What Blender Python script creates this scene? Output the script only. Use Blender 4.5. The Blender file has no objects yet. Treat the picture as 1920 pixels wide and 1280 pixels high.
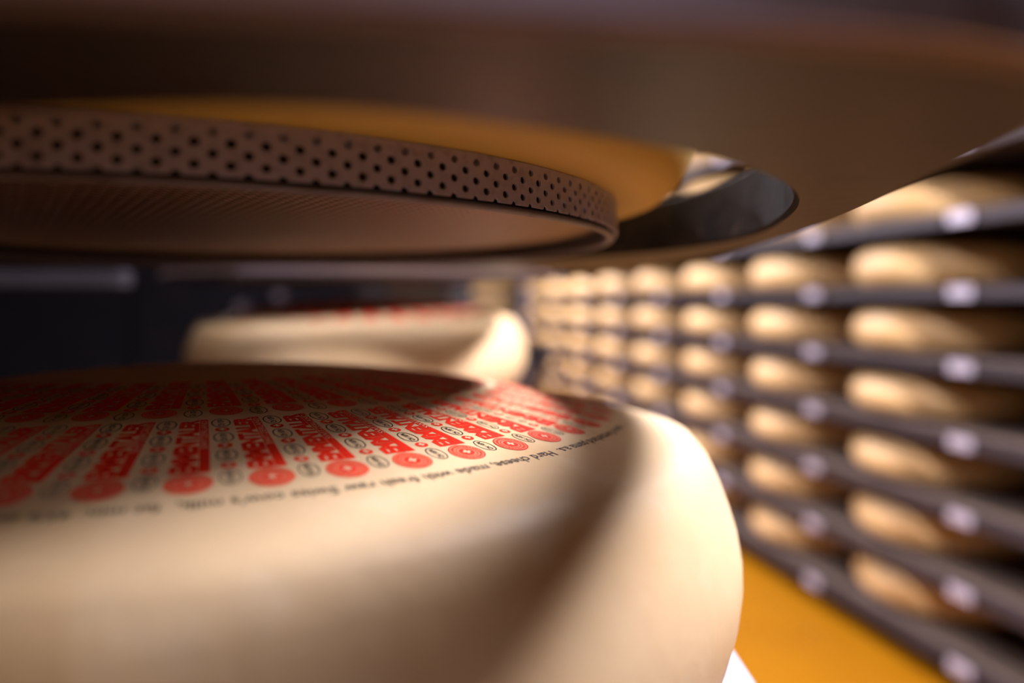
import bpy, bmesh, math, random
from mathutils import Vector, Matrix, Euler
random.seed(7)
S = bpy.context.scene
C = S.collection
H = 1.5                      # camera height above the floor
PI = math.pi

# ---------------------------------------------------------------- camera
cam_d = bpy.data.cameras.new('camera')
cam = bpy.data.objects.new('camera', cam_d); C.objects.link(cam)
cam.location = (0, 0, H); cam.rotation_euler = (PI/2, 0, 0)
cam_d.sensor_width = 36; cam_d.lens = 36*1413.2/1920
cam_d.shift_y = -(640-566)/1920.0
cam_d.clip_start = 0.01; cam_d.clip_end = 60
cam_d.dof.use_dof = True; cam_d.dof.focus_distance = 0.398; cam_d.dof.aperture_fstop = 1.95
S.camera = cam
# ---------------------------------------------------------------- exposure and world
vs = S.view_settings
vs.view_transform = 'Standard'; vs.look = 'None'; vs.gamma = 1; vs.use_curve_mapping = False
vs.exposure = 0.0
w = bpy.data.worlds.new('world'); S.world = w; w.use_nodes = True
w.node_tree.nodes['Background'].inputs[0].default_value = (0.55, 0.5, 0.7, 1)
w.node_tree.nodes['Background'].inputs[1].default_value = 0.0

# aisle frame: D along the aisle (away from the camera), N across it towards the rack
AA = math.atan2(320, 1413.2)
D = Vector((-math.sin(AA), math.cos(AA), 0)); N = Vector((math.cos(AA), math.sin(AA), 0))
def un(u, n, z=0): return D*u + N*n + Vector((0, 0, z+H))

# lamps hang over the aisle, the last three added as fill: (u, n, z above eye, watts)
LAMPS = [(0.85, 1.46, 1.30, 185), (4.4, 1.0, 1.30, 90), (7.5, 0.75, 1.30, 280), (5.2, -0.4, 1.30, 190), (1.0, 0.25, 1.30, 75), (-0.6, 0.25, 1.30, 7)]
LIGHT_COL = (1.0, 0.95, 1.10)
def lamp_light(parent, watts):
    l = bpy.data.lights.new('tube_light', 'AREA'); l.shape = 'RECTANGLE'; l.size = 0.16; l.size_y = 1.0
    l.energy = watts; l.color = LIGHT_COL
    o = bpy.data.objects.new('tube_light', l); C.objects.link(o); o.parent = parent; o.location = (0, 0, -0.012)
    return o

# ---------------------------------------------------------------- helpers
def tag(o, label=None, cat=None, group=None, kind=None):
    if label: o['label'] = label
    if cat: o['category'] = cat
    if group: o['group'] = group
    if kind: o['kind'] = kind
    return o
def empty(name, loc, rot=(0, 0, 0)):
    o = bpy.data.objects.new(name, None); C.objects.link(o); o.location = loc; o.rotation_euler = rot
    o.empty_display_size = .05
    return o
def mesh_obj(name, verts, faces, mats, parent=None, fm=None, smooth=False):
    me = bpy.data.meshes.new(name); me.from_pydata(verts, [], faces)
    if not isinstance(mats, (list, tuple)): mats = [mats]
    for m in mats: me.materials.append(m)
    if fm: me.polygons.foreach_set('material_index', fm)
    if smooth: me.polygons.foreach_set('use_smooth', [True]*len(me.polygons))
    me.update()
    o = bpy.data.objects.new(name, me); C.objects.link(o)
    if parent: o.parent = parent
    return o
def bm_obj(name, bm, mat, parent=None, smooth=False):
    me = bpy.data.meshes.new(name); bmesh.ops.recalc_face_normals(bm, faces=bm.faces); bm.to_mesh(me); bm.free()
    me.materials.append(mat)
    if smooth: me.polygons.foreach_set('use_smooth', [True]*len(me.polygons))
    o = bpy.data.objects.new(name, me); C.objects.link(o)
    if parent: o.parent = parent
    return o
def add_box(bm, c, s, rot=None, bevel=0):
    m = Matrix.Translation(c) @ (rot.to_4x4() if rot else Matrix.Identity(4)) @ Matrix.Diagonal((s[0], s[1], s[2], 1))
    r = bmesh.ops.create_cube(bm, size=1, matrix=m)
    if bevel:
        es = set(e for v in r['verts'] for e in v.link_edges)
        bmesh.ops.bevel(bm, geom=list(es), offset=bevel, segments=2, affect='EDGES')
def box(name, c, s, mat, parent=None, rot=None, bevel=0):
    bm = bmesh.new(); add_box(bm, Vector(c), s, rot, bevel); return bm_obj(name, bm, mat, parent)
def tube(name, a, b, r, mat, parent=None, n=16):
    a, b = Vector(a), Vector(b); d = b-a
    bm = bmesh.new()
    m = Matrix.Translation((a+b)/2) @ d.to_track_quat('Z', 'Y').to_matrix().to_4x4()
    bmesh.ops.create_cone(bm, cap_ends=True, segments=n, radius1=r, radius2=r, depth=d.length, matrix=m)
    return bm_obj(name, bm, mat, parent)
def lathe(name, prof, n, mat, parent=None, smooth=True, closed=False):
    vs_, fs = [], []
    rings = []
    for (r, z) in prof:
        if r < 1e-6: rings.append([len(vs_)]); vs_.append((0, 0, z))
        else:
            rings.append(list(range(len(vs_), len(vs_)+n)))
            for i in range(n):
                a = 2*PI*i/n; vs_.append((r*math.cos(a), r*math.sin(a), z))
    prs = list(zip(rings, rings[1:]))
    if closed: prs.append((rings[-1], rings[0]))
    for A, B in prs:
        for i in range(n):
            j = (i+1) % n
            if len(A) == 1: fs.append((A[0], B[i], B[j]))
            elif len(B) == 1: fs.append((A[i], B[0], A[j]))
            else: fs.append((A[i], B[i], B[j], A[j]))
    o = mesh_obj(name, vs_, fs, mat, parent, smooth=smooth)
    bm = bmesh.new(); bm.from_mesh(o.data); bmesh.ops.recalc_face_normals(bm, faces=bm.faces); bm.to_mesh(o.data); bm.free()
    return o

# ---------------------------------------------------------------- materials
def mat(name, col, rough=.5, metal=0, noise=None, bump=None, coat=0, sub=0, spec=None):
    m = bpy.data.materials.new(name); m.use_nodes = True
    nt = m.node_tree; b = nt.nodes['Principled BSDF']
    b.inputs['Base Color'].default_value = (*col, 1); b.inputs['Roughness'].default_value = rough
    b.inputs['Metallic'].default_value = metal
    if coat: b.inputs['Coat Weight'].default_value = coat; b.inputs['Coat Roughness'].default_value = .25
    if spec is not None: b.inputs['Specular IOR Level'].default_value = spec
    if sub:
        b.inputs['Subsurface Weight'].default_value = sub; b.inputs['Subsurface Scale'].default_value = .012
        b.inputs['Subsurface Radius'].default_value = (1, .55, .2)
    tc = nt.nodes.new('ShaderNodeTexCoord')
    if noise:
        for k, (scale, col2, lo, hi, fac) in enumerate(noise):
            n = nt.nodes.new('ShaderNodeTexNoise'); n.inputs['Scale'].default_value = scale; n.inputs['Detail'].default_value = 6
            nt.links.new(tc.outputs['Object'], n.inputs['Vector'])
            mr = nt.nodes.new('ShaderNodeMapRange'); mr.inputs[1].default_value = lo; mr.inputs[2].default_value = hi; mr.inputs[4].default_value = fac
            nt.links.new(n.outputs['Fac'], mr.inputs[0])
            mx = nt.nodes.new('ShaderNodeMix'); mx.data_type = 'RGBA'
            nt.links.new(mr.outputs[0], mx.inputs[0])
            if b.inputs['Base Color'].is_linked:
                nt.links.new(b.inputs['Base Color'].links[0].from_socket, mx.inputs[6])
            else: mx.inputs[6].default_value = (*col, 1)
            mx.inputs[7].default_value = (*col2, 1)
            nt.links.new(mx.outputs[2], b.inputs['Base Color'])
    if bump:
        n = nt.nodes.new('ShaderNodeTexNoise'); n.inputs['Scale'].default_value = bump[0]; n.inputs['Detail'].default_value = 4
        nt.links.new(tc.outputs['Object'], n.inputs['Vector'])
        bp = nt.nodes.new('ShaderNodeBump'); bp.inputs['Strength'].default_value = bump[1]; bp.inputs['Distance'].default_value = bump[2]
        nt.links.new(n.outputs['Fac'], bp.inputs['Height']); nt.links.new(bp.outputs[0], b.inputs['Normal'])
    return m
M = {}
M['rind'] = mat('cheese_rind', (.71, .51, .28), .58, noise=[(7, (.64, .39, .15), .48, .72, .65), (26, (.76, .62, .42), .58, .78, .5)], bump=(14, .35, .004), spec=.4, sub=.08)
M['rack_rind'] = mat('rack_cheese_rind', (.74, .47, .20), .5, noise=[(5, (.64, .35, .10), .5, .75, .5)])
M['shaded_rind'] = mat('shaded_cheese_rind', (.40, .25, .035), .65, noise=[(5, (.34, .20, .03), .5, .75, .5)])  # rind colour darkened towards orange to stand for shade above the deck
M['red'] = mat('red_print', (.82, .026, .008), .5, spec=.25)
M['pale_red'] = mat('pale_red_print', (.80, .19, .095), .5, spec=.3)
M['cream'] = mat('unprinted_cream', (.71, .51, .30), .5, spec=.3)
M['black'] = mat('black_print', (.035, .026, .018), .45, coat=.2)
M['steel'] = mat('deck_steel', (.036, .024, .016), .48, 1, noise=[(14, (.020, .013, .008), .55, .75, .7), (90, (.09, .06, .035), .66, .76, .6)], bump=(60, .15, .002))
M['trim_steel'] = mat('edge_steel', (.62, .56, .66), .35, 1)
M['pan_steel'] = mat('pan_steel', (.46, .41, .50), .45, .4, noise=[(160, (.28, .25, .29), .5, .7, .6)])
M['dark'] = mat('shade_black', (.02, .015, .012), .8)  # near-black standing for shade behind the holes and in the recess
M['rack_steel'] = mat('rack_steel', (.042, .032, .035), .5, .4, noise=[(3, (.028, .022, .026), .5, .7, .7)])
M['pale_metal'] = mat('pale_steel', (.50, .45, .52), .4, .3)
M['board'] = mat('shelf_board', (.12, .08, .055), .75, noise=[(4, (.07, .045, .03), .45, .7, .8)])
M['floor'] = mat('floor_epoxy', (.30, .115, .0008), .5, spec=.15, noise=[(1.6, (.24, .085, .0008), .45, .65, .6), (9, (.34, .15, .010), .6, .75, .5)], bump=(30, .1, .002))
M['wall'] = mat('cellar_wall', (.15, .11, .08), .9, noise=[(2, (.2, .15, .11), .4, .7, .6)])
M['ceil'] = mat('ceiling_paint', (.06, .05, .048), .9, noise=[(2, (.045, .038, .035), .4, .7, .6)])
M['tray'] = mat('tray_plastic', (.34, .33, .40), .5, noise=[(20, (.29, .28, .33), .5, .7, .5)])
M['cart'] = mat('cart_dark', (.008, .007, .009), .7, 0, spec=.06, noise=[(10, (.005, .005, .007), .4, .6, .5)])
M['lampw'] = mat('lamp_housing', (.7, .7, .7), .5, noise=[(10, (.6, .6, .6), .4, .6, .5)])

# knurled underside of the pan
def knurl():
    m = mat('pan_mat', (.19, .115, .065), .5, .15)
    nt = m.node_tree; b = nt.nodes['Principled BSDF']; tc = nt.nodes.new('ShaderNodeTexCoord')
    outs = []
    for ang in (.6, -.6):
        mp = nt.nodes.new('ShaderNodeMapping'); mp.inputs['Rotation'].default_value = (0, 0, ang)
        nt.links.new(tc.outputs['Object'], mp.inputs['Vector'])
        wv = nt.nodes.new('ShaderNodeTexWave'); wv.inputs['Scale'].default_value = 46; wv.wave_profile = 'SIN'
        nt.links.new(mp.outputs[0], wv.inputs['Vector']); outs.append(wv.outputs['Fac'])
    mu = nt.nodes.new('ShaderNodeMath'); mu.operation = 'MULTIPLY'
    nt.links.new(outs[0], mu.inputs[0]); nt.links.new(outs[1], mu.inputs[1])
    bp = nt.nodes.new('ShaderNodeBump'); bp.inputs['Strength'].default_value = .6; bp.inputs['Distance'].default_value = .0015
    nt.links.new(mu.outputs[0], bp.inputs['Height']); nt.links.new(bp.outputs[0], b.inputs['Normal'])
    return m
M['knurl'] = knurl()
M['hoop'] = mat('hoop_steel', (.13, .11, .12), .55, .2, noise=[(60, (.07, .05, .05), .5, .7, .6)])
M['side_steel'] = mat('side_steel', (.22, .19, .25), .45, .7, noise=[(20, (.14, .12, .15), .5, .7, .5)])
M['dull'] = mat('dull_steel', (.035, .03, .036), .6, .2, noise=[(12, (.05, .045, .05), .5, .7, .6)])
M['dark_paint'] = mat('dark_paint', (.012, .010, .010), .7, noise=[(10, (.02, .014, .01), .5, .7, .5)])
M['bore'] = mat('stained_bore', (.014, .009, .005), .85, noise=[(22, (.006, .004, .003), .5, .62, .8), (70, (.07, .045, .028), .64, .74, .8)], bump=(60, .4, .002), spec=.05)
M['rind2'] = mat('second_cheese_rind', (.71, .51, .28), .65, noise=[(6, (.64, .39, .15), .5, .75, .6)], spec=.25)

# ================================================================ the room
def struct(o): o['kind'] = 'structure'; return o
struct(box('floor', (0.5, 5.5, -.05), (9, 16, .1), M['floor']))
struct(box('ceiling', (0.5, 5.5, H+1.50), (9, 16, .1), M['ceil']))
struct(box('wall_back', (0.5, 13.45, 1.45), (9, .1, 3.1), M['wall']))
struct(box('wall_front', (0.5, -2.45, 1.45), (9, .1, 3.1), M['wall']))
struct(box('wall_left', (-3.95, 5.5, 1.45), (.1, 15.8, 3.1), M['wall']))
struct(box('wall_right', (4.95, 5.5, 1.45), (.1, 15.8, 3.1), M['wall']))

# ceiling lamps over the aisle; the last three are added fill lights
lamp_words = ['nearest, beside the front cheese carrier', 'second along the aisle', 'farthest, towards the end of the aisle', 'added at its left edge to light the rack lower', 'added above the front carrier to light the second wheel', 'dim fill added behind the camera for the label']
for (u, n, z, wt), wd in zip(LAMPS, lamp_words):
    t = empty('ceiling_lamp', un(u, n, z), (0, 0, AA))
    tag(t, 'long white ceiling lamp over the aisle, ' + wd, 'lamp', 'ceiling lamps over the aisle')
    box('lamp_housing', (0, 0, .03), (.2, 1.04, .06), M['lampw'], t, bevel=.008)
    for y in (-.4, .4): tube('hanger', (0, y, .06), (0, y, .155), .006, M['rack_steel'], t, 8)
    lamp_light(t, wt)

# ================================================================ cheese wheel shapes
R33, DOME = .33, .0422
def topz(r): return DOME*(1-(r/R33)**2)
def wheel_profile():
    p = [(0, topz(0))]
    for i in range(1, 26): r = .015*i; p.append((r, topz(r)))
    p += [(.380, -.0185), (.3845, -.0245), (.3885, -.033), (.3925, -.043), (.397, -.056), (.401, -.070), (.4035, -.086), (.4035, -.100), (.401, -.116),
          (.396, -.132), (.388, -.148), (.376, -.164), (.360, -.176), (.335, -.185), (.30, -.189), (.15, -.190), (0, -.190)]
    return [(r, z+.190) for r, z in p]     # base at z = 0
BASE = .190
def rack_profile(k=1):
    return [(0, .190), (.12, .189), (.22, .185), (.30, .178), (.35, .168), (.375, .156), (.392, .136), (.401, .108), (.404, .088), (.401, .066), (.392, .044),
            (.375, .024), (.35, .010), (.31, .002), (.15, 0), (0, 0)]

# ---------------------------------------------------------------- front wheel with its printed label
Xc, Yc, dd = -.2425, .5933, .0903
TX, TY = .0139, -.036
def tilt_root(name, c, tx, ty, drop):
    rot = Euler((math.atan(ty), -math.atan(tx), 0)); base = Vector(c) + rot.to_matrix() @ Vector((0, 0, -drop))
    return empty(name, base, rot)
front = tilt_root('cheese', (Xc, Yc, H-dd), TX, TY, BASE)
tag(front, 'big cream cheese wheel in the foreground with a red radiating printed label', 'cheese')
lathe('rind', wheel_profile(), 192, M['rind'], front)

def surf(r, th, off=.00012):      # th = 0 points towards the camera, grows to the right
    return (r*math.sin(th), -r*math.cos(th), topz(r)+BASE+off)
def text_mesh(s, size, bold=0, align='LEFT', spacing=1.0):
    cu = bpy.data.curves.new('t', 'FONT'); cu.body = s; cu.size = size; cu.offset = bold; cu.align_x = align; cu.space_character = spacing
    cu.resolution_u = 2; cu.fill_mode = 'FRONT'
    o = bpy.data.objects.new('t', cu); C.objects.link(o)
    dg = bpy.context.evaluated_depsgraph_get(); dg.update()
    me = bpy.data.meshes.new_from_object(o.evaluated_get(dg))
    v = [tuple(x.co) for x in me.vertices]; f = [tuple(p.vertices) for p in me.polygons]
    bpy.data.objects.remove(o); bpy.data.curves.remove(cu); bpy.data.meshes.remove(me)
    return v, f
class Geo:
    def __init__(s): s.v, s.f, s.m = [], [], []
    def add(s, v, f, mi):
        b = len(s.v); s.v += v; s.f += [tuple(i+b for i in q) for q in f]; s.m += [mi]*len(f)
    def strip(s, r0, r1, t0, t1, nr, nt, mi, off=.00012):
        v = [surf(r0+(r1-r0)*i/nr, t0+(t1-t0)*j/nt, off) for i in range(nr+1) for j in range(nt+1)]
        f = [(i*(nt+1)+j, (i+1)*(nt+1)+j, (i+1)*(nt+1)+j+1, i*(nt+1)+j+1) for i in range(nr) for j in range(nt)]
        s.add(v, f, mi)
    def ring(s, rc, tc, a0, a1, b0, b1, n, mi, off=.00012):   # elliptical ring, a radial, b tangential half-axes
        v = []
        for i in range(n):
            q = 2*PI*i/n
            for a, b in ((a0, b0), (a1, b1)):
                v.append(surf(rc+a*math.cos(q), tc+b*math.sin(q)/rc, off))
        s.add(v, [(2*i, 2*i+1, (2*i+3) % (2*n), (2*i+2) % (2*n)) for i in range(n)], mi)
    def disc(s, rc, tc, a, b, n, mi, off=.00012):
        v = [surf(rc, tc, off)]+[surf(rc+a*math.cos(2*PI*i/n), tc+b*math.sin(2*PI*i/n)/rc, off) for i in range(n)]
        s.add(v, [(0, 1+i, 1+(i+1) % n) for i in range(n)], mi)
    def obj(s, name, mats, parent): return mesh_obj(name, s.v, s.f, mats, parent, fm=s.m)
    def word(s, txt, r_out, r_in, t_top, t_bot, bold, mi, off, rot=0):
        # the word reads from the rim inwards; its tops lie on the t_top side
        v, f = text_mesh(txt, 1.0, bold)
        x0 = min(p[0] for p in v); x1 = max(p[0] for p in v); y0 = min(p[1] for p in v); y1 = max(p[1] for p in v)
        vv = [surf(r_out+(r_in-r_out)*(p[0]-x0)/(x1-x0), t_bot+(t_top-t_bot)*(p[1]-y0)/(y1-y0), off) for p in v]
        s.add(vv, f, mi)
def make_stripe(r_in, r_out, wa):
    g = Geo()
    hw = wa/2
    g.word('EMMENTALER', r_out, r_in, -hw, hw*.38, .055, 0, .00013)
    g.strip(r_in, r_out, hw*.42, hw, 12, 3, 0)
    g.word('SWITZERLAND', r_in+(r_out-r_in)*.62, r_in+(r_out-r_in)*.04, hw*.50, hw*.92, .0, 1, .0003)
    return g.obj('label_stripe', [M['red'], M['cream']], front)
def make_seal(rc, rad):
    g = Geo()
    g.ring(rc, 0, rad, rad*.93, rad, rad*.93, 40, 0, .00022)
    g.disc(rc, 0, rad*.94, rad*.94, 40, 1, .00012)
    g.ring(rc, 0, rad*.60, rad*.55, rad*.60, rad*.55, 32, 0, .00022)
    for i in range(26):          # ring of tiny marks
        q = 2*PI*i/26; a = rad*.77
        g.disc(rc+a*math.cos(q), a*math.sin(q)/rc, rad*(.10 if i % 3 else .06), rad*.07, 6, 0, .00022)
    g.disc(rc, 0, rad*.42, rad*.42, 24, 0, .00022)
    for a, b in ((.24, .075), (.075, .24)):
        aa, bb = a*rad, b*rad
        v = [surf(rc+x, y/rc, .00032) for x, y in ((-aa, -bb), (aa, -bb), (aa, bb), (-aa, bb))]
        g.add(v, [(0, 1, 2, 3)], 2)
    return g.obj('label_seal', [M['red'], M['pale_red'], M['cream']], front)
def make_marks(rs_oval, rs_dot):
    g = Geo()
    for r in rs_oval:
        g.ring(r, 0, .0073, .0066, .0046, .0040, 28, 0)
        g.word('CH 1074', r+.0054, r-.0054, -.0016/r, .0016/r, .03, 0, .00012)
    for r in rs_dot:
        g.disc(r, 0, .0032, .0034, 18, 1)
        for a, b in ((.0018, .0006), (.0006, .0018)):
            g.add([surf(r+x, y/r, .00025) for x, y in ((-a, -b), (a, -b), (a, b), (-a, b))], [(0, 1, 2, 3)], 2)
    return g.obj('label_marks', [M['black'], M['red'], M['cream']], front)
def around(o, n, th0):
    for k in range(n):
        c = o if k == 0 else o.copy()
        if k: C.objects.link(c); c.parent = front
        c.rotation_euler = (0, 0, th0+k*2*PI/n)
D1, D2 = 2*PI/60, 2*PI/42
TH1, TH2 = .1599, .2894
around(make_stripe(.2297, .3003, .055), 60, TH1)
around(make_seal(.3106, .0094), 60, TH1)
around(make_marks((.3070, .2825, .2590, .2365), (.2945, .2705, .2475)), 60, TH1+D1/2)
around(make_stripe(.130, .2055, .085), 42, TH2)
around(make_seal(.2152, .0084), 42, TH2)
around(make_marks((.2170, .1935, .1720, .1500), (.2050, .1825, .1610)), 42, TH2+D2/2)
# the line of writing round the label
def ring_text(txt, th_start, size, align):
    v, f = text_mesh(txt, size, .00012, 'LEFT')
    x0 = min(p[0] for p in v); x1 = max(p[0] for p in v)
    base = .3265
    if align == 'R': th_start = th_start+(x1)/.33
    vv = [surf(base+p[1], th_start-p[0]/.33) for p in v]
    return vv, f
g = Geo()
g.add(*ring_text("Hard cheese, made with fresh raw Swiss cow's milk,  fat min. 45% in the dry matter,  matured in the cellar", .934, .0090, 'L'), 0)
g.add(*ring_text("made in Switzerland pama a.s.", .953, .0090, 'R'), 0)
g.obj('label_text', [M['black']], front)

# tray that carries the front wheel, and its stand
def tray_on_stand(root_loc, rot, half, label):
    t = empty('cheese_tray', root_loc, rot)
    tag(t, label, 'tray')
    bm = bmesh.new(); add_box(bm, Vector((0, 0, -.0125)), (2*half, 2*half, .025), None, .006)
    bm_obj('tray_plate', bm, M['tray'], t)
    box('tray_frame', (0, 0, -.045), (2*half-.10, 2*half-.10, .04), M['rack_steel'], t, bevel=.004)
    return t
rotF = front.rotation_euler.copy()
tray_on_stand(front.location, rotF, .4175, 'pale grey tray carrying the foreground cheese wheel with the red label')
def stand(cx, cy, top, label):
    s = empty('steel_stand', (cx, cy, 0)); tag(s, label, 'stand')
    for x in (-.3, .3):
        for y in (-.3, .3):
            box('leg', (x, y, (top-.03)/2), (.06, .06, top-.03), M['rack_steel'], s, bevel=.004)
    for y in (-.3, .3): box('cross_bar', (0, y, .3), (.54, .04, .05), M['rack_steel'], s)
    for x in (-.3, .3): box('side_bar', (x, 0, .3), (.04, .54, .05), M['rack_steel'], s)
    for y in (-.3, .3): box('top_bar', (0, y, top-.05), (.54, .05, .05), M['rack_steel'], s)
    return s
stand(front.location.x, front.location.y, front.location.z-.085, 'dark steel stand under the tray of the foreground wheel')

# ================================================================ deck plate with the round opening, just above eye level
HC = (Xc, Yc)
def deck(name, outline, hc, hr, z0, z1, label, n=240, flat=.055, corner=.018, side='side_steel'):
    root = empty(name, (hc[0], hc[1], H+z0)); tag(root, label, 'machine')
    P = [Vector((x-hc[0], y-hc[1], 0)) for x, y in outline]
    # smooth the outline a little
    for _ in range(2):
        Q = []
        for i in range(len(P)):
            a, b = P[i], P[(i+1) % len(P)]
            Q += [a*.75+b*.25, a*.25+b*.75]
        P = Q
    angs = sorted(set([math.atan2(p.y, p.x) % (2*PI) for p in P] + [2*PI*i/n for i in range(n)]))
    angs = [a for i, a in enumerate(angs) if i == 0 or a-angs[i-1] > 1e-4]
    def hit(a):
        d = Vector((math.cos(a), math.sin(a), 0)); best = 0
        for i in range(len(P)):
            p, q = P[i], P[(i+1) % len(P)]; e = q-p
            den = d.x*e.y-d.y*e.x
            if abs(den) < 1e-12: continue
            t = (p.x*e.y-p.y*e.x)/den; s_ = (p.x*d.y-p.y*d.x)/den
            if t > 0 and -1e-6 <= s_ <= 1+1e-6: best = max(best, t)
        return best
    vv, ff = [], []; m = len(angs); h = z1-z0; ch = .0025
    outs = [hit(a) for a in angs]
    def hole(a):                      # the opening is slightly flattened on its near side
        d_ = abs((a-math.radians(245)+PI) % (2*PI)-PI); t_ = min(1, max(0, (math.radians(57)-d_)/math.radians(22)))
        c_ = abs((a-math.radians(-40)+PI) % (2*PI)-PI)/math.radians(30)      # and eased out into a corner on the near right
        return hr-flat*t_*t_*(3-2*t_)+(corner*math.cos(c_*PI/2)**2 if c_ < 1 else 0)
    # cross-section loop: bottom inner, bottom outer, top outer, top inner with small chamfers
    sec = lambda r_o, hr: [(hr+ch, 0), (r_o-ch, 0), (r_o, ch), (r_o, h-ch), (r_o-ch, h), (hr+ch, h), (hr, h-ch), (hr, ch)]
    for a, ro in zip(angs, outs):
        for r, z in sec(ro, hole(a)): vv.append((r*math.cos(a), r*math.sin(a), z))
    for i in range(m):
        j = (i+1) % m
        for k in range(8):
            k2 = (k+1) % 8
            ff.append((i*8+k, j*8+k, j*8+k2, i*8+k2))
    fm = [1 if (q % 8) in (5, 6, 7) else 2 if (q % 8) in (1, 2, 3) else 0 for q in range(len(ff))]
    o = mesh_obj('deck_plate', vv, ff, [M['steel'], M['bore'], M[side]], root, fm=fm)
    bm = bmesh.new(); bm.from_mesh(o.data); bmesh.ops.recalc_face_normals(bm, faces=bm.faces); bm.to_mesh(o.data); bm.free()
    # bright edge strip low on the outer face
    vv, ff = [], []
    for a, ro in zip(angs, outs):
        for r, z in ((ro+.0005, .003), (ro+.003, .003), (ro+.003, .0135), (ro+.0005, .0135)): vv.append((r*math.cos(a), r*math.sin(a), z))
    for i in range(m):
        j = (i+1) % m
        for k in range(4):
            k2 = (k+1) % 4; ff.append((i*4+k, j*4+k, j*4+k2, i*4+k2))
    e = mesh_obj('edge_strip', vv, ff, M['trim_steel'], root); e['label'] = 'bright steel strip along the outer edge'
    return root
out1 = [(-.80, .04), (-.262, .098), (-.113, .122), (.044, .143), (.115, .160), (.150, .20), (.171, .32), (.185, .395), (.199, .477), (.209, .556),
        (.216, .66), (.217, .752), (.214, .95), (.210, 1.12), (.195, 1.22), (.10, 1.27), (-.05, 1.20), (-.22, 1.07), (-.80, 1.05)]
out2 = [(-.80, 1.395), (-.02, 1.395), (.05, 1.42), (.075, 1.50), (.07, 1.66), (.02, 1.92), (-.12, 2.16), (-.35, 2.42), (-.75, 2.45)]
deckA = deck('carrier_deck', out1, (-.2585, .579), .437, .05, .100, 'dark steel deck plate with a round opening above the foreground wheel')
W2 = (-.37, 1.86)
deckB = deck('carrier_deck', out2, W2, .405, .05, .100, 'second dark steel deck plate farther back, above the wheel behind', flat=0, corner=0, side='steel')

# ================================================================ perforated pan hanging in the opening
pan = empty('perforated_pan', (Xc, Yc, H+.0495))
tag(pan, 'round steel pan with a perforated side band, hanging above the labelled wheel', 'pan')
PR, PH = .3215, .0222
def perforated_band():
    n, rp = 150, .0044
    dA = 2*PI/n; rh = .0021
    v, f = [], []
    key = {}
    def vert(a, z):
        k = (round(a/dA*1000) % (1000*n), round(z*1e6))
        if k not in key: key[k] = len(v); v.append((PR*math.cos(a), PR*math.sin(a), z))
        return key[k]
    rows = 5
    for r in range(rows+1):
        zc = (r)*rp
        for i in range(n):
            ac = dA*(i+.5*(r % 2))
            hw, hh = dA/2, rp/2
            lo = zc-hh; hi = zc+hh
            half = False
            if r == 0: lo = zc; half = True       # the bottom row is cut through its holes
            top = min(hi, PH)
            if top <= lo: continue
            cut_top = top < hi-1e-9
            sc = 1.0 - .06*(.5+.5*math.sin(i*7.3+r*2.1))
            if cut_top and PH < zc+rh*1.1:        # plain strip
                f.append((vert(ac-hw, lo), vert(ac, lo), vert(ac+hw, lo), vert(ac+hw, top), vert(ac, top), vert(ac-hw, top)))
                continue
            def hv(q): return (ac+rh*sc*math.cos(q)/PR, zc+.93*rh*sc*math.sin(q))
            if half:
                o_ = [(ac+hw, lo), (ac+hw, top), (ac, top), (ac-hw, top), (ac-hw, lo)]
                h_ = [hv(PI*k/4) for k in range(5)]
                O = [vert(*p) for p in o_]; Hh = [vert(*p) for p in h_]
                for k in range(4): f.append((O[k], O[k+1], Hh[k+1], Hh[k]))
            else:
                zm = zc
                o_ = [(ac+hw, zm), (ac+hw, top), (ac, top), (ac-hw, top), (ac-hw, zm), (ac-hw, lo), (ac, lo), (ac+hw, lo)]
                O = [vert(*p) for p in o_]; Hh = [vert(*hv(PI*k/4)) for k in range(8)]
                H2 = [vert(*hv(PI*k/4+PI/8)) for k in range(8)]
                for k in range(8): f.append((O[k], O[(k+1) % 8], Hh[(k+1) % 8], H2[k], Hh[k]))
    o = mesh_obj('perforated_band', v, f, M['pan_steel'], pan)
    md = o.modifiers.new('thick', 'SOLIDIFY'); md.thickness = .0012; md.offset = 0
    return o
perforated_band()
lathe('hole_shade', [(PR-.006, .004), (PR-.006, PH-.001)], 128, M['dark'], pan)['label'] = 'dark sheet standing for shade behind the holes'  # sheet added so the holes look black with shade
# lip: thin rounded hoop under the band
lip = [(PR-.004+.0032*math.cos(a), -.0022+.0022*math.sin(a)) for a in [2*PI*i/12 for i in range(12)]]
lathe('bottom_hoop', lip, 160, M['hoop'], pan, closed=True)
lathe('underside_mat', [(0, .006), (.1, .0062), (.2, .0068), (.28, .0078), (PR-.0085, .009), (PR-.0085, .012), (0, .012)], 160, M['knurl'], pan)['label'] = 'fine knurled warm brown underside'
lathe('recess_wall', [(PR-.0075, 0), (PR-.0075, .014), (PR-.0085, .014), (PR-.0085, .0135)], 128, M['dark'], pan)
lathe('top_plate', [(0, .0165), (PR-.004, .0165), (PR-.001, .0205), (PR-.002, .0215), (PR-.006, .0185), (0, .0185)], 128, M['pan_steel'], pan)
for a in (PI*.62, PI*.97, PI*1.25):
    d = Vector((math.cos(a), math.sin(a), 0))
    box('support_arm', d*(PR+.060)+Vector((0, 0, .012)), (.135, .03, .008), M['steel'], pan, rot=Euler((0, 0, a)).to_matrix())

# the wheel that rests on the pan
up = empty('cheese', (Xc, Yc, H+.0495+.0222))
tag(up, 'shade-toned orange cheese wheel resting on the perforated pan', 'cheese')
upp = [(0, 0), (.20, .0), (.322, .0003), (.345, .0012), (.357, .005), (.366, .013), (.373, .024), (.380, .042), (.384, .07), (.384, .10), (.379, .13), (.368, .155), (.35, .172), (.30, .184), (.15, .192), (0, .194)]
lathe('rind', upp, 160, M['shaded_rind'], up)

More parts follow.
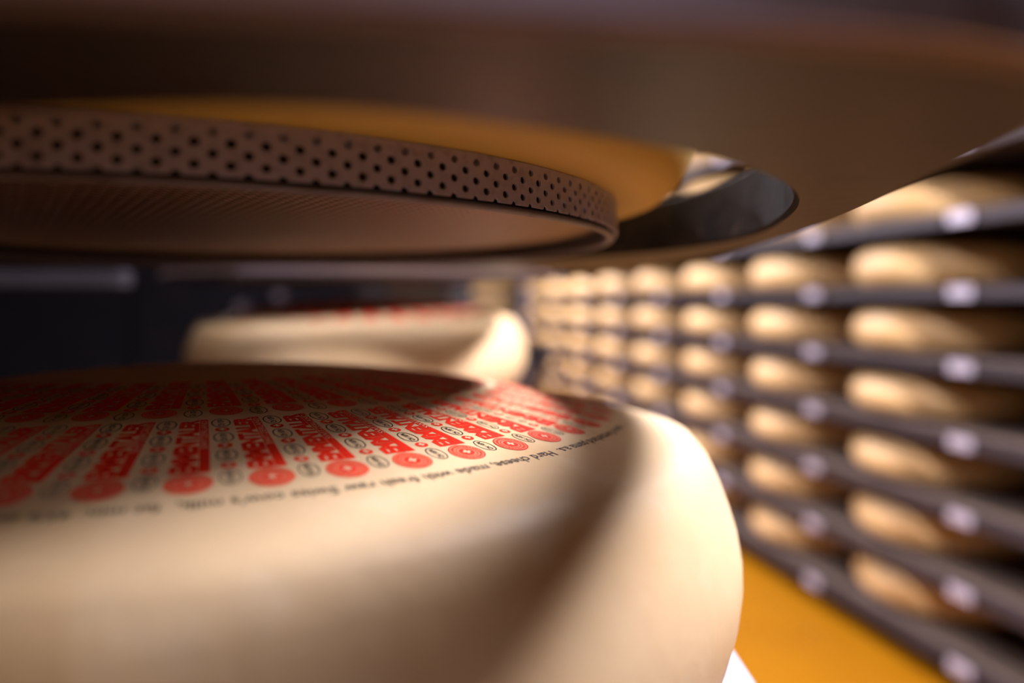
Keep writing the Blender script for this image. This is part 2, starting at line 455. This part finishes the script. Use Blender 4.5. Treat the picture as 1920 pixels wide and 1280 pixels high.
# ================================================================ second wheel farther back under the second deck
t2x, t2y = .0, .042
w2 = tilt_root('cheese', (W2[0], W2[1], H-.032), t2x, t2y, .190)
tag(w2, 'pale cheese wheel lying behind the foreground wheel, with a pink-red label', 'cheese')
sec_r = lathe('rind', wheel_profile(), 128, M['rind2'], w2)
g = Geo()
for k in range(30):
    g.strip(.10, .30, k*2*PI/30, k*2*PI/30+.11, 6, 2, 0)
g.obj('label_print', [M['red']], w2)['label'] = 'red stripes printed in a ring'
tray_on_stand(w2.location, w2.rotation_euler.copy(), .36, 'pale grey tray under the second wheel behind the foreground one')
stand(w2.location.x, w2.location.y, w2.location.z-.11, 'dark steel stand under the tray of the second wheel')

# pan and wheel copies added in the second deck to shade the wheel below
def copy_thing(src, loc, label):
    c = src.copy(); C.objects.link(c); c.location = loc; c['label'] = label
    for ch in [o for o in list(C.objects) if o.parent == src]:
        d = ch.copy(); C.objects.link(d); d.parent = c
    return c
copy_thing(pan, (W2[0], W2[1], H+.0495), 'second perforated pan, added to shade the wheel behind')
copy_thing(up, (W2[0], W2[1], H+.0717), 'cheese wheel added on the second pan to shade the wheel behind')


# posts of the machine
p = box('machine_post', (-.165, 2.62, (H+.16)/2), (.05, .06, H+.16), M['dark_paint'], bevel=.004)
tag(p, 'dark upright steel post behind the second wheel', 'post')
p = box('machine_post', (-1.25, 1.55, (H+.16)/2), (.06, .06, H+.16), M['dark_paint'], bevel=.004)
tag(p, 'dim upright steel post in the dark at far left', 'post')
p = box('steel_bracket', (-1.005, 1.55, H+.047), (.43, .05, .035), M['dull'], bevel=.004)
tag(p, 'faint grey steel bracket in the dark at left', 'bracket')

# tall near-black cabinet, added to darken the view behind the carriers on the left
mh = empty('added_dark_cabinet', (-1.75, 3.6, 0)); tag(mh, 'large near-black cabinet added to darken the back left', 'machine')
box('cabinet_body', (0, 0, 1.0), (2.2, .8, 2.0), M['cart'], mh, bevel=.02)
box('cabinet_door', (-.45, -.41, 1.05), (1.0, .02, 1.6), M['cart'], mh, bevel=.004)
box('cabinet_door', (.6, -.41, 1.05), (.9, .02, 1.6), M['cart'], mh, bevel=.004)
for x, z in ((.62, 1.478), (.78, 1.525)):
    o = tube('door_knob', (x, -.42, z), (x, -.47, z), .022, M['trim_steel'], mh); o['label'] = 'small steel knob'

# dark cart standing in the aisle
ct = empty('hand_cart', (.165, 5.7, 0)); tag(ct, 'dark hand cart with a slanting handle in the aisle behind the wheels', 'cart')
box('cart_platform', (0, 0, .22), (.5, .7, .05), M['cart'], ct, bevel=.01)
for x in (-.2, .2):
    for y in (-.28, .28):
        o = tube('wheel', (x-.02, y, .09), (x+.02, y, .09), .09, M['cart'], ct, 20)
box('cart_column', (-.02, 0, .66), (.08, .08, .86), M['cart'], ct, bevel=.008)
box('control_panel', (-.015, -.02, 1.13), (.34, .12, .11), M['cart'], ct, rot=Euler((0, math.radians(24), 0)).to_matrix(), bevel=.02)

# ================================================================ racks of cheese wheels along the aisle
N0, U0, SP = 2.705, 2.909-.90, .90
Z0, DZ = .300, .2805                      # board top of the shelf at eye-level row, pitch
NROW, NCOL = 10, 9
shelf_z = [1.17-DZ*i for i in range(NROW)]     # from the top downwards
zz = []
for i in range(NROW): zz.append(.325+DZ*3-DZ*i+.018)   # board top heights relative to eye; row 3 is the one just above eye
NF = N0-.425                               # front plane of the rack
proto = {}
def make_rack():
    r = empty('cheese_rack', un(U0-SP/2, NF, -H), (0, 0, AA))
    # local axes: x = across (N), y = along the aisle (D)
    tag(r, 'long dark steel rack of ten shelves full of cheese wheels along the right', 'rack')
    L = SP*NCOL
    for i, z in enumerate(zz):
        zt = z+H
        for k in range(NCOL):
            def cp(name, mk):
                if name not in proto: proto[name] = mk(); o = proto[name]
                else: o = proto[name].copy(); C.objects.link(o)
                o.parent = r; return o
            o = cp('shelf_beam', lambda: box('shelf_beam', (0, 0, 0), (.045, SP-.004, .050), M['rack_steel'], r, bevel=.004))
            o.location = (-.005, SP*(k+.5), zt-.027)
            o = cp('shelf_board', lambda: box('shelf_board', (0, 0, 0), (1.74, SP-.006, .022), M['board'], r))
            o.location = (.03+.87, SP*(k+.5), zt-.0125)
            o = cp('beam_plate', lambda: box('beam_plate', (0, 0, 0), (.012, .11, .046), M['pale_metal'], r, bevel=.003))  # small pale plate on the beam front, repeated per column
            o.location = (-.034, SP*(k+.5)-.54, zt-.027)
    o = None
    for k in range(NCOL+1):
        for x in (.475*2-.05, 1.75):
            if o is None: u = box('upright', (0, 0, 0), (.035, .035, 3.0), M['rack_steel'], r); o = u
            else: u = o.copy(); C.objects.link(u); u.parent = r
            u.location = (x, SP*k, 1.45)
    for k in (0, NCOL):
        u = box('end_post', (.02, SP*k+(.045 if k else -.045), 1.45), (.05, .04, 2.9), M['rack_steel'], r, bevel=.004)
    return r
make_rack()
ord_row = ['top', 'ninth from bottom', 'eighth from bottom', 'seventh from bottom', 'sixth from bottom', 'fifth from bottom', 'fourth from bottom', 'third from bottom', 'second from bottom', 'bottom']
ord_col = ['cut-off nearest', 'nearest full', 'second nearest', 'third nearest', 'fourth nearest', 'fifth nearest', 'sixth nearest', 'second farthest', 'farthest']
wm = None
def rack_wheel(loc, rz, label, group):
    global wm
    if wm is None:
        o = lathe('cheese', rack_profile(), 64, M['rack_rind']); wm = o.data
    else:
        o = bpy.data.objects.new('cheese', wm); C.objects.link(o)
    o.location = loc; o.rotation_euler = (0, 0, rz); s = 1+random.uniform(-.012, .012)
    o.scale = (s, s, 1+random.uniform(-.05, .06))
    tag(o, label, 'cheese', group)
for i in range(NROW):
    for k in range(NCOL):
        for dpt in (0, 1):
            if dpt == 1 and not (1 <= k <= 4 and i >= 3): continue
            n = N0+.86*dpt + random.uniform(-.006, .006); u = U0+SP*k+random.uniform(-.008, .008)-(.09 if k == 0 else 0)
            nm = 'front row' if dpt == 0 else 'hidden rear row'
            rack_wheel(un(u, n, zz[i]), random.uniform(0, 6.28),
                       f'yellow cheese wheel on the rack, {ord_row[i]} shelf, {ord_col[k]} column, {nm}', 'cheese wheels on the long rack' if dpt == 0 else 'rear cheese wheels on the long rack')

# end rack facing the camera at the far end of the aisle
er = empty('cheese_rack', (-.30, 10.6, 0)); tag(er, 'short far rack of cheese wheels closing the end of the aisle', 'rack')
for i, z in enumerate(zz):
    box('shelf_board', (0, .42, z+H-.02), (.93, .9, .036), M['board'], er)
    box('shelf_beam', (0, -.05, z+H-.027), (.93, .03, .05), M['rack_steel'], er)
    rack_wheel(Vector((-.30, 11.02, z+H)), 0, f'small far cheese wheel on the end rack, {ord_row[i]} shelf', 'cheese wheels on the end rack')
for x in (-.49, .49):
    for y in (-.04, .86): box('upright', (x, y, 1.45), (.045, .045, 2.9), M['pale_metal'] if x > 0 else M['rack_steel'], er)
